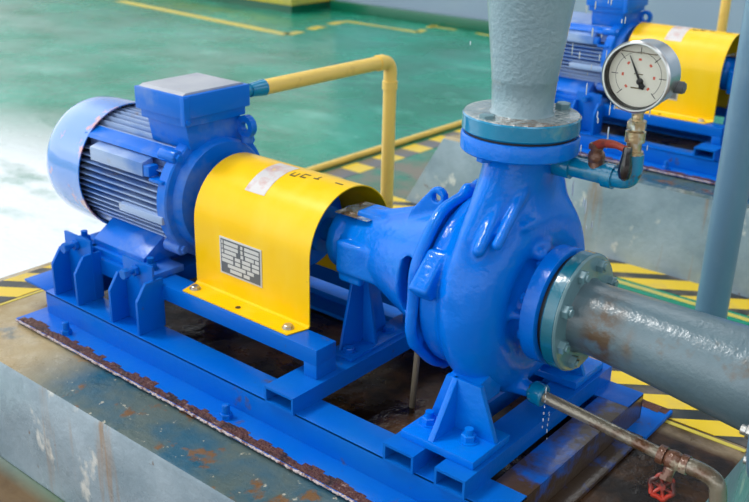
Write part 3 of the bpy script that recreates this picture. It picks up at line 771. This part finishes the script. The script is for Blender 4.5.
# ------------------------------------------------------------------ GAUGE BRANCH
gb = empty('gauge_branch_pipe', (.13, .04, .238), 'small blue-green branch pipe with brass fittings feeding the pressure gauge', 'pipe')
b = MB(); b.tube([(.035, .035, .243), (.11, .04, .241), (.194, .04, .239), (.192, .04, .285)], .0172, 20, fillet=.030); b.build('branch_tube', M['teal'], gb)
b = MB(); b.lathe((.056, .036, .2425), (1, .02, -.02), [(0, .014), (0, .0215), (.03, .0215), (.03, .014)], 24, closedprof=True); b.build('pipe_socket', M['teal'], gb)
b = MB(); b.lathe((.146, .04, .240), (1, 0, -.02), [(0, .014), (0, .0210), (.018, .0210), (.018, .014)], 24, closedprof=True); b.build('pipe_socket', M['teal'], gb)
b = MB(); b.lathe((.191, .04, .268), (0, 0, 1), [(0, .010), (0, .0165), (.006, .0175), (.022, .0165), (.024, .0125), (.038, .0125), (.038, .0165), (.055, .0165), (.057, .011), (.064, .011)], 24); b.hexb((.191, .04, .328), (0, 0, 1), .0165, .014); b.cyl((.191, .04, .34), (.190, .04, .358), .0095, n=18); b.build('brass_fitting', M['brass'], gb)
cv = MB(); cv.cyl((.128, .04, .245), (.128, .038, .262), .015, .012, 20); cv.sphere((.128, .038, .268), .015, seg=14); cv.cyl((.128, .036, .27), (.128, .034, .287), .0095); cv.hexb((.128, .034, .283), (0, 0, 1), .0135, .009); cvo = cv.build('gauge_cock', M['rustpipe'], gb)
b = MB(); b.tube([(.125, .034, .286), (.140, .028, .296), (.168, .018, .301), (.192, .012, .298)], [.0085, .0055], 12, fillet=.008); b.build('cock_lever', M['redp'], cvo)['label'] = 'rusty red lever'
b = MB(); b.lathe((.193, .012, .303), (0, 0, -1), [(0, .006), (.004, .0075), (.012, .0078), (.028, .0105), (.042, .0118), (.052, .009), (.056, .004)], 20); b.build('lever_grip', M['grip'], cvo)['label'] = 'black drop-shaped grip'

# ------------------------------------------------------------------ PRESSURE GAUGE
gc = Vector((.189, .037, .415))
vdir = (Vector(Cw)-gc); vh = Vector((vdir.x, vdir.y, 0)).normalized(); rh = Vector((Rm[0][0], Rm[0][1], 0)).normalized()
al = math.radians(24); gn = (vh*math.cos(al) - rh*math.sin(al)).normalized(); gu = Vector((0, 0, 1)); gr = gu.cross(gn).normalized()   # gr: viewer's right
ga = empty('pressure_gauge', (.19, .04, .355), 'round stainless pressure gauge with cream dial and black needle above the branch pipe', 'gauge')
gp = lambda a, r, t: gc + gn*t + (gu*math.cos(a) + gr*math.sin(a))*r
RG = .0545
b = MB(); b.lathe(gc-gn*.034, gn, [(0, .02), (0, .049), (.004, .053), (.048, .0535), (.05, .056), (.058, .0565), (.060, .054), (.060, .0515), (.044, .0512), (.042, .02)], 64, closedprof=True); gcase = b.build('gauge_case', M['chrome'], ga, 30)
FT = .010
b = MB(); b.lathe(gc+gn*FT, gn, [(0, .0508), (.0015, .0508)], 64); dl = b.build('gauge_dial', M['dial'], ga)
b = MB(); b.lathe(gc+gn*.0115, gn, [(0, .0490), (0, .0506), (.010, .0508), (.010, .0500), (.004, .0490)], 64, closedprof=True); b.build('inner_ring', M['black'], gcase)['label'] = 'black inner ring'
b = MB()
def bar(b, a0, r0, a1, r1, w, t, h=.0004):
    p, q = gp(a0, r0, t), gp(a1, r1, t); d = (q-p).normalized(); s = d.cross(gn)*w/2
    b.rings([[p-s, q-s, q+s, p+s], [v+gn*h for v in (p-s, q-s, q+s, p+s)]])
    return b
for k in range(7):
    a = math.radians(-135+45*k); bar(b, a, .034, a, .045, .0011, FT+.0015)
for k in range(54):
    a0 = math.radians(-135+5*k); bar(b, a0, .0375, a0+math.radians(5), .0375, .0005, FT+.0015)
b.build('dial_scale', M['black'], dl)
b = MB()
for k in range(7):
    a = math.radians(-135+45*k); bar(b, a-.09, .026, a+.09, .026, .0035, FT+.0015)
b.build('dial_numerals', M['redink'], dl)
b = MB(); bar(b, -1.2, .008, 1.2, .008, .0016, FT+.0015); bar(b, PI-.5, .022, PI+.5, .022, .0022, FT+.0015); b.build('dial_lettering', M['ink'], dl)
na = math.radians(-28)
nb = gp(math.radians(150), .009, FT+.004)
b = MB(); d = (gp(na, .040, FT+.004)-nb).normalized(); sd = d.cross(gn)
tp = nb+d*.044; tl = nb-d*.010
qq = [nb-sd*.0022, tp-sd*.0005, tp+sd*.0005, nb+sd*.0022, tl+sd*.006, tl-d*.004, tl-sd*.006]
b.rings([qq, [v+gn*.0008 for v in qq]]); b.lathe(nb-gn*.002, gn, [(0, .005), (.005, .005), (.006, .003)], 20); b.build('gauge_needle', M['black'], ga)
b = MB(); a0 = .66; bar(b, -a0, .0475, a0, .0475, .0016, FT+.009, .0006); b.build('fill_line', M['oldpipe'], ga)['label'] = 'dark liquid level line'
b = MB(); b.lathe(gc+gn*.0235, gn, [(0, .0505), (.0012, .0505)], 64); b.build('gauge_window', M['glass'], ga)
b = MB(); p = gc-Vector((0, 0, .050)); b.cyl(p, Vector((.190, .04, .356)), .011, n=20); b.hexb(Vector((.190, .04, .3555)), (0, 0, 1), .013, .012); b.build('gauge_stem', M['brass'], ga)
b = MB(); pb0 = gc + gr*.046 - gn*.026 - gu*.016; b.cyl(pb0, pb0+gr*.016, .010, n=16, bev=.002); b.hexb(pb0+gr*.014, gr, .009, .004); b.build('fill_plug', M['plate'], ga)

# ------------------------------------------------------------------ DRAIN PIPE
dr = empty('drain_pipe', (.22, -.03, -.185), 'thin wet rusty drain pipe from the pump bottom toward the lower right', 'pipe')
b = MB(); b.lathe((.076, -.03, -.168), (1, 0, -.09), [(0, .014), (.012, .014)], 20); b.lathe((.088, -.03, -.169), (1, 0, -.09), [(0, .012), (0, .020), (.003, .0215), (.022, .0215), (.025, .019), (.025, .010)], 24, closedprof=True); b.build('union_nut', M['teal'], dr)
b = MB(); b.tube([(.105, -.03, -.171), (.345, -.03, -.194)], .0112, 18); b.build('drain_tube', M['oldpipe'], dr)
b = MB(); b.lathe((.335, -.03, -.193), (1, 0, -.05), [(0, .0115), (0, .0165), (.012, .0165), (.012, .0115)], 20, closedprof=True); b.lathe((.375, -.03, -.194), (1, 0, 0), [(0, .0115), (0, .0165), (.012, .0165), (.012, .0115)], 20, closedprof=True)
b.sphere((.361, -.03, -.195), .0175, (1.2, 1, 1), 16)
b.cyl((.361, -.03, -.195), (.358, -.045, -.225), .011, .009, 16); b.hexb((.358, -.042, -.220), (0, -.45, -.9), .012, .009); vb = b.build('gate_valve', M['rustpipe'], dr)
wc = Vector((.356, -.050, -.240)); wa = Vector((.25, -.75, .45)).normalized(); u = wa.orthogonal().normalized(); w = wa.cross(u)
b = MB()
ringp = [wc+(u*math.cos(2*PI*k/36)+w*math.sin(2*PI*k/36))*(.019+.0018*math.cos(2*PI*k/36*6)) for k in range(37)]
b.tube(ringp, .0042, 10)
for k in range(3):
    a = PI*k/3; q = (u*math.cos(a)+w*math.sin(a))*.018; b.tube([wc-q, wc+q], .0032, 8)
b.cyl(wc-wa*.008, wc+wa*.006, .006, n=12); b.build('handwheel', M['redw'], vb)['label'] = 'red chipped handwheel'
b = MB(); b.tube([(.385, -.03, -.194), (.405, -.03, -.194), (.436, -.03, -.200), (.444, -.03, -.235), (.446, -.03, -.34)], .0145, 20, fillet=.03); b.build('drain_elbow', M['oldpipe'], dr)

# ------------------------------------------------------------------ CONDUIT
cd = empty('conduit_pipe', (-.8, .63, FZ), 'yellow bent conduit pipe rising behind the coupling guard to the front terminal box', 'conduit')
b = MB(); b.tube([(-.80, .155, .221), (-.80, .645, .221), (-.80, .645, FZ)], .0185, 24, fillet=.035); b.build('conduit_tube', M['yellow'], cd)
b = MB(); b.lathe((-.80, .588, .221), (0, 1, 0), [(0, .018), (0, .0215), (.022, .0215), (.022, .018)], 24, closedprof=True); b.build('conduit_socket', M['yellow'], cd)
b = MB(); b.lathe((-.80, .645, .165), (0, 0, -1), [(0, .018), (0, .0215), (.022, .0215), (.022, .018)], 24, closedprof=True); b.build('conduit_socket', M['yellow'], cd)
b = MB(); b.tube([(-.80, .120, .221), (-.80, .165, .221)], [.016, .020], 20); b.build('conduit_end', M['teal'], cd)['label'] = 'blue-green painted end'

# ------------------------------------------------------------------ WATER
b = MB(); random.seed(11)
Rr, Rd, Rf = Vector(Rm[0]), Vector(Rm[1]), Vector(Rm[2])
for k in range(60):       # drops falling around the discharge flange
    x = random.gauss(.075, .045); y = random.uniform(.08, .20); z = random.uniform(.10, .62)
    if k > 57: x = random.uniform(-.25, -.12); y = .1; z = random.uniform(.25, .42)
    r = random.uniform(.0009, .0018); b.sphere((x, y, z), r, (1, 1, random.choice((3, 5, 9))), 8)
for k in range(7):
    b.sphere((.125+random.uniform(-.001, .001), -.03, -.20-.09*(k/7)**1.5), random.uniform(.0008, .0014), (1, 1, random.uniform(1.5, 4)), 8)
for k in range(8):
    b.sphere((.148, -.095, -.115-.09*(k/8)**1.4), random.uniform(.0008, .0012), (1, 1, random.uniform(2, 5)), 8)
tag(b.build('water_drops', M['water']), 'clear water drops falling around the wet front pump and its drain pipe', 'water', kind='stuff')

# ------------------------------------------------------------------ REAR SET (copies)
def kids(o): return [c for c in COL.objects if c.parent == o]
def copy_tree(o, parent=None):
    c = o.copy(); COL.objects.link(c); c.parent = parent
    for ch in kids(o): copy_tree(ch, c)
    return c
for src, lab in ((frame, 'blurred blue base frame on the far plinth under the rear motor'),
                 (motor, 'blurred blue electric motor of the rear set, behind the discharge pipe and gauge'),
                 (cp, 'blue shaft coupling inside the rear yellow guard'),
                 (guard, 'yellow arched coupling guard of the rear set, behind the pressure gauge'),
                 (cd, 'yellow vertical conduit rising behind the rear yellow guard at the top edge'),
                 (pump, 'rear blue centrifugal pump on the far plinth at the right edge behind the riser pipe')):
    c = copy_tree(src); c.location = src.location + BG; c['label'] = lab
    if src is guard: c.scale = (1.10, 1.0, 1.12)
    if src is cd:
        for k in list(kids(c)): bpy.data.objects.remove(k)
        c.location = (0, 0, 0)
        c.location = (-.62, 2.62, FZ)
        b = MB(); b.tube([(-.62, 2.62, FZ), (-.62, 2.62, 1.6)], .02, 20); b.build('conduit_tube', M['yellow'], c)

# ------------------------------------------------------------------ LIGHT
w_ = bpy.data.worlds.new('sky'); S.world = w_; w_.use_nodes = True; nt = w_.node_tree
bg = nt.nodes['Background']; tc = nd(nt, 'ShaderNodeTexCoord')
def lobe(d, k, amp):
    d = Vector(d).normalized(); dt = nd(nt, 'ShaderNodeVectorMath', operation='DOT_PRODUCT')
    nt.links.new(tc.outputs['Generated'], dt.inputs[0]); dt.inputs[1].default_value = d
    m = mth(nt, 'MAXIMUM', dt.outputs['Value'], 0.0); return mth(nt, 'MULTIPLY', mth(nt, 'POWER', m, k), amp)
def ramp(v, a, c):
    q = nd(nt, 'ShaderNodeMapRange', interpolation_type='SMOOTHSTEP'); nt.links.new(v, q.inputs[0]); q.inputs[1].default_value = a; q.inputs[2].default_value = c; return q.outputs[0]
sp3 = nd(nt, 'ShaderNodeSeparateXYZ'); nt.links.new(tc.outputs['Generated'], sp3.inputs[0])
zz = sp3.outputs[2]
azi = mth(nt, 'ADD', mth(nt, 'MULTIPLY', sp3.outputs[0], -.80), mth(nt, 'MULTIPLY', sp3.outputs[1], -.60))
opening = mth(nt, 'MULTIPLY', ramp(azi, .30, .60), ramp(zz, .66, .50))          # open side of the shelter, sky under the roof edge
# roof, with bright strips added for highlights; fill bands added right and camera side
roof = ramp(zz, .50, .62)
uu = mth(nt, 'DIVIDE', sp3.outputs[0], mth(nt, 'MAXIMUM', zz, .2))
strip = mth(nt, 'GREATER_THAN', mth(nt, 'FRACT', mth(nt, 'ADD', mth(nt, 'MULTIPLY', uu, 1.1), 20.35)), .74)
strips = mth(nt, 'MULTIPLY', mth(nt, 'MULTIPLY', strip, roof), 2.3)
side = mth(nt, 'MULTIPLY', mth(nt, 'MULTIPLY', ramp(sp3.outputs[0], .0, .3), ramp(zz, .02, .08)), ramp(zz, .42, .36))  # bright band added as fill for the right-facing sides
front = mth(nt, 'MULTIPLY', mth(nt, 'MULTIPLY', ramp(sp3.outputs[1], -.3, -.6), ramp(zz, .10, .16)), ramp(zz, .40, .34))  # bright fill band added toward the camera side
far = mth(nt, 'MULTIPLY', ramp(sp3.outputs[1], .2, .7), ramp(zz, .5, .3))
tot = mth(nt, 'ADD', .22, strips)
for q, a_ in ((opening, 1.5), (side, .95), (front, .5), (far, .5)): tot = mth(nt, 'ADD', tot, mth(nt, 'MULTIPLY', q, a_))
nt.links.new(tot, bg.inputs['Strength']); bg.inputs['Color'].default_value = (.93, .97, 1.0, 1)
sun = bpy.data.lights.new('sun', 'SUN'); sun.energy = 1.5; sun.angle = math.radians(12); sun.color = (1, .98, .94)
so = link(bpy.data.objects.new('sun', sun)); so.rotation_euler = Vector((-.52, -.20, .85)).to_track_quat('Z', 'Y').to_euler()
S.view_settings.view_transform = 'Standard'; S.view_settings.look = 'None'; S.view_settings.gamma = 1
S.view_settings.use_curve_mapping = False; S.view_settings.exposure = .12
S.cycles.max_bounces = 8
